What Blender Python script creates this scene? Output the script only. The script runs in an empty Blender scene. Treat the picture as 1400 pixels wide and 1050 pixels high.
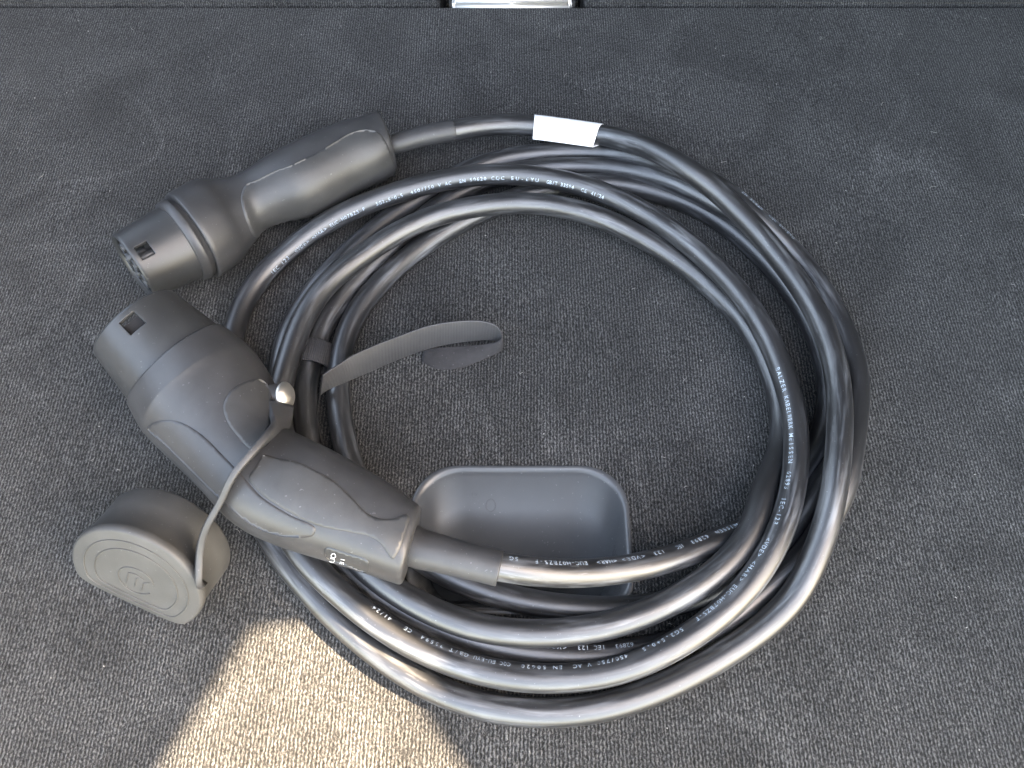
import bpy, bmesh, math, random
import numpy as np
from mathutils import Vector, Matrix
from mathutils.bvhtree import BVHTree
from mathutils.geometry import delaunay_2d_cdt

random.seed(4); np.random.seed(4)
D = bpy.data
scene = bpy.context.scene
COL = scene.collection

# ------------------------------------------------------------------ camera
H = 0.38                       # camera height above the carpet (m)
TILT = math.radians(27.0)      # away from straight down
FPX = 1051.0                   # focal length in photo pixels (1400 wide)
cam_d = D.cameras.new('camera'); cam = D.objects.new('camera', cam_d); COL.objects.link(cam)
cam_d.sensor_width = 36.0; cam_d.lens = FPX / 1400.0 * 36.0
cam_d.clip_start = 0.01; cam_d.clip_end = 200.0
CAM = Vector((0.0, -H * math.tan(TILT), H))
cam.location = CAM; cam.rotation_euler = (TILT, 0, 0)
scene.camera = cam

# ------------------------------------------------------------------ light
SUN_EL, SUN_AZ = 45.0, 90.0    # azimuth clockwise from +Y : the sun stands over +X
world = D.worlds.new('World'); scene.world = world; world.use_nodes = True
wn = world.node_tree.nodes; wl = world.node_tree.links
bg = wn['Background']
sky = wn.new('ShaderNodeTexSky'); sky.sky_type = 'NISHITA'; sky.sun_disc = False
sky.sun_elevation = math.radians(SUN_EL); sky.sun_rotation = math.radians(SUN_AZ)
sky.air_density = 1.0; sky.dust_density = 1.6; sky.ozone_density = 1.0
wl.new(sky.outputs[0], bg.inputs[0]); bg.inputs[1].default_value = 0.15
sun_d = D.lights.new('sun', 'SUN'); sun_d.energy = 3.7; sun_d.angle = math.radians(0.55)
sun_d.color = (1.0, 0.95, 0.90)
sun = D.objects.new('sun', sun_d); COL.objects.link(sun)
az, el = math.radians(SUN_AZ), math.radians(SUN_EL)
SUNV = Vector((math.sin(az) * math.cos(el), math.cos(az) * math.cos(el), math.sin(el)))
sun.rotation_euler = SUNV.to_track_quat('Z', 'Y').to_euler()
vs = scene.view_settings
vs.view_transform = 'Standard'; vs.look = 'None'; vs.gamma = 1.0; vs.use_curve_mapping = False
vs.exposure = 4.35
vs.use_white_balance = True; vs.white_balance_temperature = 9900; vs.white_balance_tint = 13

# ------------------------------------------------------------------ helpers
CR = Vector((1, 0, 0)); CU = Vector((0, math.cos(TILT), math.sin(TILT)))
CF = Vector((0, math.sin(TILT), -math.cos(TILT)))
def ray(px, py):
    return (CF + CR * ((px - 700.0) / FPX) - CU * ((py - 525.0) / FPX)).normalized()
def W(px, py, z=0.0):
    """photo pixel -> point at height z"""
    d = ray(px, py); return CAM + d * ((z - CAM.z) / d.z)
def proj(p):
    v = Vector(p) - CAM; dz = v.dot(CF)
    return 700 + FPX * v.dot(CR) / dz, 525 - FPX * v.dot(CU) / dz
def depth(p): return (Vector(p) - CAM).dot(CF)

def mesh_obj(name, verts, faces, mat, parent=None, smooth=True):
    me = D.meshes.new(name); me.from_pydata([tuple(v) for v in verts], [], faces); me.validate()
    if smooth: me.polygons.foreach_set('use_smooth', [True] * len(me.polygons))
    o = D.objects.new(name, me); COL.objects.link(o)
    if mat: me.materials.append(mat)
    if parent: o.parent = parent
    return o
def bm_obj(name, bm, mat, parent=None, smooth=True):
    me = D.meshes.new(name); bm.to_mesh(me); bm.free()
    if smooth: me.polygons.foreach_set('use_smooth', [True] * len(me.polygons))
    o = D.objects.new(name, me); COL.objects.link(o)
    if mat: me.materials.append(mat)
    if parent: o.parent = parent
    return o
def tag(o, label=None, cat=None, group=None, kind=None):
    if label: o['label'] = label
    if cat: o['category'] = cat
    if group: o['group'] = group
    if kind: o['kind'] = kind
    return o
def empty(name, loc):
    o = D.objects.new(name, None); COL.objects.link(o); o.location = loc; o.empty_display_size = 0.02
    return o
def adopt(root, objs):
    """parent world-space meshes to a root that is not at the origin"""
    for o in objs:
        o.parent = root; o.matrix_parent_inverse = Matrix.Translation(-Vector(root.location))
def catmull(P, n, closed=False):
    P = np.asarray(P, float); m = len(P); out = []
    segs = m if closed else m - 1
    for i in range(segs):
        if closed: p0, p1, p2, p3 = P[(i-1) % m], P[i], P[(i+1) % m], P[(i+2) % m]
        else: p0, p1, p2, p3 = P[max(i-1, 0)], P[i], P[i+1], P[min(i+2, m-1)]
        # centripetal
        d1 = max(np.linalg.norm(p1-p0), 1e-9)**.5; d2 = max(np.linalg.norm(p2-p1), 1e-9)**.5; d3 = max(np.linalg.norm(p3-p2), 1e-9)**.5
        if d1 < 1e-4: d1 = d2
        if d3 < 1e-4: d3 = d2
        b1 = (d1*d1*p2 - d2*d2*p0 + (2*d1*d1 + 3*d1*d2 + d2*d2)*p1) / (3*d1*(d1+d2)) if not np.allclose(p0, p1) else p1 + (p2-p1)/3
        b2 = (d3*d3*p1 - d2*d2*p3 + (2*d3*d3 + 3*d3*d2 + d2*d2)*p2) / (3*d3*(d3+d2)) if not np.allclose(p2, p3) else p2 + (p1-p2)/3
        for k in range(n):
            t = k / n
            out.append((1-t)**3*p1 + 3*(1-t)**2*t*b1 + 3*(1-t)*t*t*b2 + t**3*p2)
    if not closed: out.append(P[-1])
    return np.array(out)
def resample(P, step=None, count=None, closed=False):
    P = np.asarray(P, float)
    if closed: P = np.vstack([P, P[:1]])
    d = np.r_[0, np.cumsum(np.linalg.norm(np.diff(P, axis=0), axis=1))]
    n = count if count else max(3, int(round(d[-1] / step)) + 1)
    s = np.linspace(0, d[-1], n + 1)[:-1] if closed else np.linspace(0, d[-1], n)
    return np.stack([np.interp(s, d, P[:, k]) for k in range(P.shape[1])], 1)
def frames(P, up=(0, 0, 1)):
    P = np.asarray(P, float); T = np.gradient(P, axis=0); T /= np.linalg.norm(T, axis=1)[:, None]
    up = np.asarray(up, float); S = np.cross(T, up); S /= np.linalg.norm(S, axis=1)[:, None]
    return T, S, np.cross(S, T)
def tube(name, P, r, mat, parent=None, seg=10, cap=True):
    P = np.asarray(P, float); T, S, U = frames(P); n = len(P)
    r = np.broadcast_to(np.asarray(r, float), (n,))
    V = []; F = []
    for i in range(n):
        for k in range(seg):
            a = 2*math.pi*k/seg; V.append(P[i] + r[i]*(math.cos(a)*S[i] + math.sin(a)*U[i]))
    for i in range(n-1):
        for k in range(seg):
            F.append((i*seg+k, i*seg+(k+1) % seg, (i+1)*seg+(k+1) % seg, (i+1)*seg+k))
    if cap: F.append(tuple(range(seg))[::-1]); F.append(tuple((n-1)*seg+k for k in range(seg)))
    return mesh_obj(name, V, F, mat, parent)
def ribbon(name, A, B, th, mat, parent=None):
    """strip of thickness th between two edge polylines"""
    A = np.asarray(A, float); B = np.asarray(B, float); n = len(A)
    Tn = np.gradient((A+B)/2, axis=0); N = np.cross(Tn, B-A); N /= np.linalg.norm(N, axis=1)[:, None]
    V = []; F = []
    prof = []
    for i in range(n):
        w = B[i]-A[i]
        for (f, o) in ((0, -.5), (.03, -.5), (.97, -.5), (1, -.5), (1, .5), (.97, .5), (.03, .5), (0, .5)):
            V.append(A[i] + w*f + N[i]*o*th*(1.0 if 0 < f < 1 else .6))
    for i in range(n-1):
        for k in range(8): F.append((i*8+k, i*8+(k+1) % 8, (i+1)*8+(k+1) % 8, (i+1)*8+k))
    F.append(tuple(range(8))[::-1]); F.append(tuple((n-1)*8+k for k in range(8)))
    return mesh_obj(name, V, F, mat, parent)
def obj_bvh(o):
    me = o.data
    return BVHTree.FromPolygons([v.co.copy() for v in me.vertices], [tuple(p.vertices) for p in me.polygons])
def hit(bvh, px, py):
    loc, nor, idx, dist = bvh.ray_cast(CAM, ray(px, py))
    if loc is None: return None, None
    if nor.dot(CAM - loc) < 0: nor = -nor
    return loc, nor

# ------------------------------------------------------------------ materials
def new_mat(name):
    m = D.materials.new(name); m.use_nodes = True
    nt = m.node_tree; return m, nt.nodes, nt.links, nt.nodes['Principled BSDF']
def N(nodes, t, **kw):
    n = nodes.new(t)
    for k, v in kw.items(): setattr(n, k, v)
    return n
def ramp(nodes, pts):
    r = nodes.new('ShaderNodeValToRGB'); e = r.color_ramp.elements
    while len(e) < len(pts): e.new(0.5)
    for i, (p, c) in enumerate(pts):
        e[i].position = p; e[i].color = (c, c, c, 1) if not isinstance(c, tuple) else (*c, 1)
    return r
def plastic(name, col, rough=0.5, grain=3000.0, bump=0.08, wear=0.25, spec=0.5, rvar=.065):
    m, n, l, b = new_mat(name)
    tc = N(n, 'ShaderNodeTexCoord')
    nz = N(n, 'ShaderNodeTexNoise'); nz.inputs['Scale'].default_value = grain; nz.inputs['Detail'].default_value = 2
    l.new(tc.outputs['Object'], nz.inputs['Vector'])
    bp = N(n, 'ShaderNodeBump'); bp.inputs['Strength'].default_value = bump; bp.inputs['Distance'].default_value = 0.0004
    l.new(nz.outputs['Fac'], bp.inputs['Height']); l.new(bp.outputs[0], b.inputs['Normal'])
    n2 = N(n, 'ShaderNodeTexNoise'); n2.inputs['Scale'].default_value = 55; n2.inputs['Detail'].default_value = 8; n2.inputs['Roughness'].default_value = .65
    l.new(tc.outputs['Object'], n2.inputs['Vector'])
    r = ramp(n, [(0.35, 0.0), (0.75, 1.0)]); l.new(n2.outputs['Fac'], r.inputs[0])
    # dust specks
    n3 = N(n, 'ShaderNodeTexNoise'); n3.inputs['Scale'].default_value = 700; n3.inputs['Detail'].default_value = 1
    l.new(tc.outputs['Object'], n3.inputs['Vector'])
    r3 = ramp(n, [(0.735, 0.0), (0.76, 1.0)]); l.new(n3.outputs['Fac'], r3.inputs[0])
    mix = N(n, 'ShaderNodeMix', data_type='RGBA'); mix.inputs[6].default_value = (*col, 1)
    mix.inputs[7].default_value = (*[c*(1+wear*1.6) + .004 for c in col], 1)
    l.new(r.outputs[0], mix.inputs[0])
    mix2 = N(n, 'ShaderNodeMix', data_type='RGBA'); mix2.inputs[7].default_value = (.22, .22, .22, 1)
    l.new(mix.outputs[2], mix2.inputs[6])
    mm = N(n, 'ShaderNodeMath', operation='MULTIPLY'); mm.inputs[1].default_value = .22; l.new(r3.outputs[0], mm.inputs[0])
    l.new(mm.outputs[0], mix2.inputs[0]); l.new(mix2.outputs[2], b.inputs['Base Color'])
    mr = N(n, 'ShaderNodeMapRange'); mr.inputs[3].default_value = rough - rvar; mr.inputs[4].default_value = rough + rvar
    l.new(n2.outputs['Fac'], mr.inputs[0]); l.new(mr.outputs[0], b.inputs['Roughness'])
    b.inputs['Specular IOR Level'].default_value = spec
    return m
def simple(name, col, rough=.5, metal=0.0, spec=.5):
    m, n, l, b = new_mat(name)
    b.inputs['Base Color'].default_value = (*col, 1); b.inputs['Roughness'].default_value = rough
    b.inputs['Metallic'].default_value = metal; b.inputs['Specular IOR Level'].default_value = spec
    return m

def carpet_mat():
    m, n, l, b = new_mat('ribbed_carpet')
    tc = N(n, 'ShaderNodeTexCoord'); co = tc.outputs['Object']
    # slow wander of the ribs
    wn_ = N(n, 'ShaderNodeTexNoise'); wn_.inputs['Scale'].default_value = 9; wn_.inputs['Detail'].default_value = 3; l.new(co, wn_.inputs['Vector'])
    sub = N(n, 'ShaderNodeVectorMath', operation='SUBTRACT'); sub.inputs[1].default_value = (.5, .5, .5); l.new(wn_.outputs['Color'], sub.inputs[0])
    sc = N(n, 'ShaderNodeVectorMath', operation='SCALE'); sc.inputs['Scale'].default_value = .004; l.new(sub.outputs[0], sc.inputs[0])
    ad = N(n, 'ShaderNodeVectorMath', operation='ADD'); l.new(co, ad.inputs[0]); l.new(sc.outputs[0], ad.inputs[1])
    wn2 = N(n, 'ShaderNodeTexNoise'); wn2.inputs['Scale'].default_value = 420; wn2.inputs['Detail'].default_value = 2; l.new(co, wn2.inputs['Vector'])
    sub2 = N(n, 'ShaderNodeVectorMath', operation='SUBTRACT'); sub2.inputs[1].default_value = (.5, .5, .5); l.new(wn2.outputs['Color'], sub2.inputs[0])
    sc2 = N(n, 'ShaderNodeVectorMath', operation='SCALE'); sc2.inputs['Scale'].default_value = .0016; l.new(sub2.outputs[0], sc2.inputs[0])
    ad2 = N(n, 'ShaderNodeVectorMath', operation='ADD'); l.new(ad.outputs[0], ad2.inputs[0]); l.new(sc2.outputs[0], ad2.inputs[1])
    wv = N(n, 'ShaderNodeTexWave', wave_type='BANDS', bands_direction='X', wave_profile='SIN')
    wv.inputs['Scale'].default_value = 2*math.pi/0.00175/20.0
    l.new(ad2.outputs[0], wv.inputs['Vector'])
    # tufts along the rib
    mp = N(n, 'ShaderNodeMapping'); mp.inputs['Scale'].default_value = (1300, 740, 740); l.new(ad2.outputs[0], mp.inputs['Vector'])
    tf = N(n, 'ShaderNodeTexNoise'); tf.inputs['Scale'].default_value = 1; tf.inputs['Detail'].default_value = 3; tf.inputs['Roughness'].default_value = .7
    l.new(mp.outputs[0], tf.inputs['Vector'])
    # fibres
    fb = N(n, 'ShaderNodeTexNoise'); fb.inputs['Scale'].default_value = 2600; fb.inputs['Detail'].default_value = 2; l.new(co, fb.inputs['Vector'])
    a1 = N(n, 'ShaderNodeMath', operation='MULTIPLY_ADD'); a1.inputs[1].default_value = .27; l.new(wv.outputs['Fac'], a1.inputs[0])
    m1 = N(n, 'ShaderNodeMath', operation='MULTIPLY'); m1.inputs[1].default_value = 1.5; l.new(tf.outputs['Fac'], m1.inputs[0])
    l.new(m1.outputs[0], a1.inputs[2])
    a2 = N(n, 'ShaderNodeMath', operation='MULTIPLY_ADD'); a2.inputs[1].default_value = .5; l.new(fb.outputs['Fac'], a2.inputs[0]); l.new(a1.outputs[0], a2.inputs[2])
    bp = N(n, 'ShaderNodeBump'); bp.inputs['Strength'].default_value = 1.0; bp.inputs['Distance'].default_value = .0008
    l.new(a2.outputs[0], bp.inputs['Height']); l.new(bp.outputs[0], b.inputs['Normal'])
    # colour : mottled yarn, plus brushed nap drifting lighter
    r = ramp(n, [(.62, (.018, .0185, .020)), (.95, (.060, .061, .065)), (1.22, (.16, .158, .160))])
    mr = N(n, 'ShaderNodeMapRange'); mr.inputs[1].default_value = .6; mr.inputs[2].default_value = 1.7; l.new(a2.outputs[0], mr.inputs[0])
    r = ramp(n, [(.19, (.0038, .0039, .0039)), (.47, (.0195, .0196, .0198)), (.78, (.104, .103, .100))])
    l.new(mr.outputs[0], r.inputs[0])
    nap = N(n, 'ShaderNodeTexNoise'); nap.inputs['Scale'].default_value = 14; nap.inputs['Detail'].default_value = 5; nap.inputs['Distortion'].default_value = 1.2; l.new(co, nap.inputs['Vector'])
    nr = N(n, 'ShaderNodeMapRange'); nr.inputs[1].default_value = .3; nr.inputs[2].default_value = .7; nr.inputs[3].default_value = .80; nr.inputs[4].default_value = 1.40
    l.new(nap.outputs['Fac'], nr.inputs[0])
    # brushed swirls : thin pale ridges of a slow, twisted noise, only here and there
    sw = N(n, 'ShaderNodeTexNoise'); sw.inputs['Scale'].default_value = 6; sw.inputs['Detail'].default_value = 2; sw.inputs['Distortion'].default_value = 2.2; l.new(co, sw.inputs['Vector'])
    s1 = N(n, 'ShaderNodeMath', operation='SUBTRACT'); s1.inputs[1].default_value = .5; l.new(sw.outputs['Fac'], s1.inputs[0])
    s2 = N(n, 'ShaderNodeMath', operation='ABSOLUTE'); l.new(s1.outputs[0], s2.inputs[0])
    s3 = N(n, 'ShaderNodeMapRange'); s3.inputs[1].default_value = 0; s3.inputs[2].default_value = .035; s3.inputs[3].default_value = .55; s3.inputs[4].default_value = 0; l.new(s2.outputs[0], s3.inputs[0])
    mk = N(n, 'ShaderNodeTexNoise'); mk.inputs['Scale'].default_value = 4.5; mk.inputs['Detail'].default_value = 4; l.new(ad.outputs[0], mk.inputs['Vector'])
    mk2 = N(n, 'ShaderNodeMapRange'); mk2.inputs[1].default_value = .48; mk2.inputs[2].default_value = .62; l.new(mk.outputs['Fac'], mk2.inputs[0])
    s4 = N(n, 'ShaderNodeMath', operation='MULTIPLY_ADD'); l.new(s3.outputs[0], s4.inputs[0]); l.new(mk2.outputs[0], s4.inputs[1]); l.new(nr.outputs[0], s4.inputs[2])
    vm = N(n, 'ShaderNodeVectorMath', operation='SCALE'); l.new(r.outputs[0], vm.inputs[0]); l.new(s4.outputs[0], vm.inputs['Scale'])
    l.new(vm.outputs[0], b.inputs['Base Color'])
    b.inputs['Roughness'].default_value = .95; b.inputs['Specular IOR Level'].default_value = .15
    b.inputs['Sheen Weight'].default_value = .08; b.inputs['Sheen Roughness'].default_value = .4
    return m

def cable_mat():
    m, n, l, b = new_mat('black_cable_rubber')
    uv = N(n, 'ShaderNodeUVMap'); uv.uv_map = 'UVMap'      # u metres along, v around (metres)
    def streak(su, sv, det, lo, hi, dist=0.0):
        mp = N(n, 'ShaderNodeMapping'); mp.inputs['Scale'].default_value = (su, sv, 1); l.new(uv.outputs[0], mp.inputs['Vector'])
        t = N(n, 'ShaderNodeTexNoise'); t.inputs['Scale'].default_value = 1; t.inputs['Detail'].default_value = det; t.inputs['Roughness'].default_value = .6
        t.inputs['Distortion'].default_value = dist
        l.new(mp.outputs[0], t.inputs['Vector'])
        r = ramp(n, [(lo, 0.0), (hi, 1.0)]); l.new(t.outputs['Fac'], r.inputs[0]); return r.outputs[0]
    s1 = streak(30, 320, 6, .47, .71, .4)      # long scuffs
    s2 = streak(110, 900, 4, .60, .78)         # short scratches
    s3 = streak(9, 50, 3, .38, .68)            # where the scuffing is
    s4 = streak(900, 900, 1, .73, .77)         # specks
    mu = N(n, 'ShaderNodeMath', operation='MULTIPLY'); l.new(s1, mu.inputs[0]); l.new(s3, mu.inputs[1])
    mu2 = N(n, 'ShaderNodeMath', operation='MULTIPLY'); l.new(s2, mu2.inputs[0]); l.new(s3, mu2.inputs[1])
    mx = N(n, 'ShaderNodeMath', operation='MAXIMUM'); l.new(mu.outputs[0], mx.inputs[0]); l.new(mu2.outputs[0], mx.inputs[1])
    mx2 = N(n, 'ShaderNodeMath', operation='MAXIMUM'); l.new(mx.outputs[0], mx2.inputs[0])
    m4 = N(n, 'ShaderNodeMath', operation='MULTIPLY'); m4.inputs[1].default_value = .7; l.new(s4, m4.inputs[0]); l.new(m4.outputs[0], mx2.inputs[1])
    mix = N(n, 'ShaderNodeMix', data_type='RGBA'); mix.inputs[6].default_value = (.008, .0083, .0095, 1); mix.inputs[7].default_value = (.145, .153, .164, 1)
    l.new(mx2.outputs[0], mix.inputs[0]); l.new(mix.outputs[2], b.inputs['Base Color'])
    rr = N(n, 'ShaderNodeMapRange'); rr.inputs[3].default_value = .41; rr.inputs[4].default_value = .52; l.new(mx2.outputs[0], rr.inputs[0]); l.new(rr.outputs[0], b.inputs['Roughness'])
    mp = N(n, 'ShaderNodeMapping'); mp.inputs['Scale'].default_value = (60, 600, 1); l.new(uv.outputs[0], mp.inputs['Vector'])
    t = N(n, 'ShaderNodeTexNoise'); t.inputs['Scale'].default_value = 1; t.inputs['Detail'].default_value = 4; l.new(mp.outputs[0], t.inputs['Vector'])
    bp = N(n, 'ShaderNodeBump'); bp.inputs['Strength'].default_value = .06; bp.inputs['Distance'].default_value = .0006
    l.new(t.outputs['Fac'], bp.inputs['Height']); l.new(bp.outputs[0], b.inputs['Normal'])
    b.inputs['Specular IOR Level'].default_value = 1.0
    b.inputs['Coat Weight'].default_value = .15; b.inputs['Coat Roughness'].default_value = .38; b.inputs['Coat IOR'].default_value = 1.55
    return m

def woven_mat(name, col, pitch, rough=.45, axis='X'):
    m, n, l, b = new_mat(name)
    uv = N(n, 'ShaderNodeUVMap'); uv.uv_map = 'UVMap'
    wv = N(n, 'ShaderNodeTexWave', wave_type='BANDS', bands_direction=axis); wv.inputs['Scale'].default_value = 2*math.pi/pitch/20
    wv.inputs['Distortion'].default_value = .6; wv.inputs['Detail Scale'].default_value = 40
    l.new(uv.outputs[0], wv.inputs['Vector'])
    bp = N(n, 'ShaderNodeBump'); bp.inputs['Strength'].default_value = .7; bp.inputs['Distance'].default_value = .0003
    l.new(wv.outputs['Fac'], bp.inputs['Height']); l.new(bp.outputs[0], b.inputs['Normal'])
    mix = N(n, 'ShaderNodeMix', data_type='RGBA'); mix.inputs[6].default_value = (*[c*.6 for c in col], 1); mix.inputs[7].default_value = (*col, 1)
    l.new(wv.outputs['Fac'], mix.inputs[0]); l.new(mix.outputs[2], b.inputs['Base Color'])
    b.inputs['Roughness'].default_value = rough
    return m

def ink_mat():
    m, n, l, b = new_mat('white_print')
    tc = N(n, 'ShaderNodeTexCoord'); t = N(n, 'ShaderNodeTexNoise'); t.inputs['Scale'].default_value = 420; t.inputs['Detail'].default_value = 3
    l.new(tc.outputs['Object'], t.inputs['Vector'])
    r = ramp(n, [(.30, (.06, .07, .08)), (.48, (.36, .43, .49))]); l.new(t.outputs['Fac'], r.inputs[0]); l.new(r.outputs[0], b.inputs['Base Color'])
    b.inputs['Roughness'].default_value = .6
    return m
M = dict(
    carpet=carpet_mat(), cable=cable_mat(),
    body=plastic('grey_black_housing', (.026, .026, .027), .42, 2600, .10, .25),
    grip=plastic('soft_grip_rubber', (.028, .028, .028), .46, 2200, .12, .3),
    shell=plastic('front_shell_plastic', (.022, .023, .024), .38, 2600, .08, .2),
    sleeve=plastic('strain_relief_rubber', (.024, .024, .025), .50, 2600, .08, .3),
    cap=plastic('dust_cap_rubber', (.038, .037, .035), .58, 2000, .15, .25),
    recess=plastic('recess_plastic', (.056, .060, .064), .26, 3500, .10, .02, .5, .015),
    dark=simple('dark_gap', (.006, .006, .007), .8),
    contact=simple('contact_metal', (.45, .40, .30), .35, 1.0),
    steel=simple('brushed_steel', (.66, .64, .61), .5, .8),
    chrome=simple('snap_metal', (.62, .59, .54), .42, 1.0),
    ink=ink_mat(),
    inkw=simple('white_text', (.5, .5, .5), .6),
    label=simple('white_label_vinyl', (.82, .82, .82), .35),
    strap=woven_mat('woven_strap_lit', (.060, .060, .063), .0009, .34),  # tail webbing made paler: the light falling on it is in the colour
    strap_dark=woven_mat('woven_strap_unlit', (.028, .028, .03), .0011, .6),  # same webbing for the loop, darker copy without that light
    strap_loop=plastic('strap_loop_side', (.012, .0115, .0125), .9, 1500, .8, .8),
    trim=simple('dark_plastic', (.02, .02, .02), .8),  # latch brackets and stem, and the added shade panels, dark against bounce
)

# ================================================================== the boot floor
def rrect(x0, x1, y0, y1, rx, n=10):
    """rounded rectangle, ccw; rx = radii (x0y0, x1y0, x1y1, x0y1)"""
    pts = []
    for (cx, cy, r, a0) in ((x0+rx[0], y0+rx[0], rx[0], 180), (x1-rx[1], y0+rx[1], rx[1], 270), (x1-rx[2], y1-rx[2], rx[2], 0), (x0+rx[3], y1-rx[3], rx[3], 90)):
        for k in range(n+1):
            a = math.radians(a0 + 90*k/n); pts.append((cx + r*math.cos(a), cy + r*math.sin(a)))
    return pts
RX0 = W(562, 740).x; RX1 = W(860, 745).x; RY1 = W(700, 640).y; RY0 = W(700, 836).y
SEAM = W(700, 11).y
def recess_ring(inset, zz, back=0.0, r=.022):
    return [Vector((x, y, zz)) for x, y in rrect(RX0+inset, RX1-inset, RY0+inset, RY1-inset-back, (r*.7, r*.7, r, r))]
hole = recess_ring(0, 0)
# carpet sheet with the hand-hold cut out
outer = [(-.62, -.50), (.62, -.50), (.62, SEAM), (-.62, SEAM)]
v2 = [Vector(p) for p in outer] + [Vector((p.x, p.y)) for p in hole]
ne = len(hole)
edges = [(i, (i+1) % 4) for i in range(4)] + [(4+i, 4+(i+1) % ne) for i in range(ne)]
vo, eo, fo, *_ = delaunay_2d_cdt(v2, edges, [], 0, 1e-7)
hc = sum((Vector((p.x, p.y)) for p in hole), Vector((0, 0))) / ne
def in_hole(c):
    x, y = c; ins = False; j = ne-1
    for i in range(ne):
        a, b_ = hole[i], hole[j]
        if (a.y > y) != (b_.y > y) and x < (b_.x-a.x)*(y-a.y)/(b_.y-a.y)+a.x: ins = not ins
        j = i
    return ins
faces = [f for f in fo if not in_hole(sum((vo[i] for i in f), Vector((0, 0)))/len(f))]
V = [(p.x, p.y, 0) for p in vo]
faces = [f if ((vo[f[1]]-vo[f[0]]).cross(vo[f[2]]-vo[f[0]])) > 0 else tuple(f)[::-1] for f in faces]
# board thickness along the seam
nb = len(V); V += [(-.62, SEAM, -.02), (.62, SEAM, -.02)]
def vid(x, y): return min(range(nb), key=lambda i: (V[i][0]-x)**2 + (V[i][1]-y)**2)
faces = list(faces) + [(vid(.62, SEAM), vid(-.62, SEAM), nb, nb+1)]
floor = mesh_obj('boot_floor', V, faces, M['carpet'], smooth=False)
tag(floor, 'dark grey ribbed carpet boot floor board with a moulded hand hold', kind='structure')

# moulded hand-hold: lip, rounded shoulder, sloping walls, bottom
rings = []
for (ins, z, back, r) in ((-.0014, .0003, 0, .024), (-.0010, .0009, 0, .024), (.0003, .0010, 0, .0235), (.0013, .0004, 0, .023), (.0021, -.0010, .0003, .023), (.0030, -.004, .0010, .0225),
                          (.0062, -.014, .0115, .0215), (.0076, -.024, .0225, .021), (.0090, -.034, .0335, .020), (.0100, -.040, .0400, .019), (.0120, -.0435, .0440, .017), (.016, -.045, .049, .015)):
    rings.append(recess_ring(ins, z, back, r))
Vr = [p for r_ in rings for p in r_]; Fr = []
for i in range(len(rings)-1):
    for k in range(ne): Fr.append((i*ne+k, i*ne+(k+1) % ne, (i+1)*ne+(k+1) % ne, (i+1)*ne+k))
Fr.append(tuple((len(rings)-1)*ne+k for k in range(ne)))
rec = mesh_obj('hand_hold', Vr, Fr, M['recess'], floor)
rec['label'] = 'smooth blue grey plastic hand hold sunk in the carpet'
rb = obj_bvh(rec)
def surf_loop(name, cpx, rpx, rad, mat, parent, bvh):
    pts = []
    for k in range(41):
        a = 2*math.pi*k/40; p, nn = hit(bvh, cpx[0]+rpx[0]*math.cos(a), cpx[1]+rpx[1]*math.sin(a))
        if p is None: return None
        pts.append(p)
    return tube(name, pts, rad, mat, parent, 6, False)
surf_loop('mould_mark', (671, 691), (6.5, 8.5), .00022, M['recess'], rec, rb)
surf_loop('mould_mark', (649, 676), (3, 3), .00018, M['recess'], rec, rb)

# panel beyond the seam, with its notch and the metal latch bar
bx0, bx1 = W(604, 8).x, W(796, 8).x
G = SEAM + .0035
bm = bmesh.new()
def box(bm, x0, x1, y0, y1, z0, z1):
    vs_ = [bm.verts.new(p) for p in ((x0, y0, z0), (x1, y0, z0), (x1, y1, z0), (x0, y1, z0), (x0, y0, z1), (x1, y0, z1), (x1, y1, z1), (x0, y1, z1))]
    fs = [bm.faces.new([vs_[i] for i in q]) for q in ((3, 2, 1, 0), (4, 5, 6, 7), (0, 1, 5, 4), (1, 2, 6, 5), (2, 3, 7, 6), (3, 0, 4, 7))]
    return vs_, fs
box(bm, -.62, bx0-.002, G, G+.308, -.03, .001); box(bm, bx1+.002, .62, G, G+.308, -.03, .001); box(bm, bx0-.0005, bx1+.0005, G+.034, G+.307, -.03, .0008)
bmesh.ops.bevel(bm, geom=list(bm.edges), offset=.0015, segments=2, affect='EDGES')
rp = bm_obj('rear_panel', bm, M['carpet'], smooth=False); tag(rp, 'grey carpet panel beyond the floor seam with a notch', kind='structure')
bm = bmesh.new(); box(bm, -.62, .62, SEAM-.03, G+.31, -.05, -.031)
up_ = bm_obj('under_floor', bm, M['dark'], smooth=False); tag(up_, 'dark gap under the edge of the boot floor', kind='structure')
lx0, lx1 = W(618, 5).x, W(782, 5).x
root = empty('latch_plate', ((lx0+lx1)/2, G+.012, -.031))
bm = bmesh.new(); box(bm, lx0, lx1, SEAM+.0012, G+.026, -.012, .0035)
bmesh.ops.bevel(bm, geom=list(bm.edges), offset=.0028, segments=4, affect='EDGES')
a = bm_obj('plate', bm, M['steel'])
brs = []
for x in (lx0-.0022, lx1+.0004):
    bm = bmesh.new(); box(bm, x, x+.0018, SEAM+.004, G+.026, -.0309, .0012); brs.append(bm_obj('bracket', bm, M['trim'], smooth=False))
bm = bmesh.new(); box(bm, lx0+.01, lx1-.01, G+.004, G+.02, -.0309, -.0115)
c_ = bm_obj('stem', bm, M['trim'], smooth=False)
adopt(root, [a, c_]+brs); tag(root, 'pale polished metal latch plate set in the seam behind the carpet', 'latch')

# ================================================================== the charging cable
R = .00635
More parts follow.
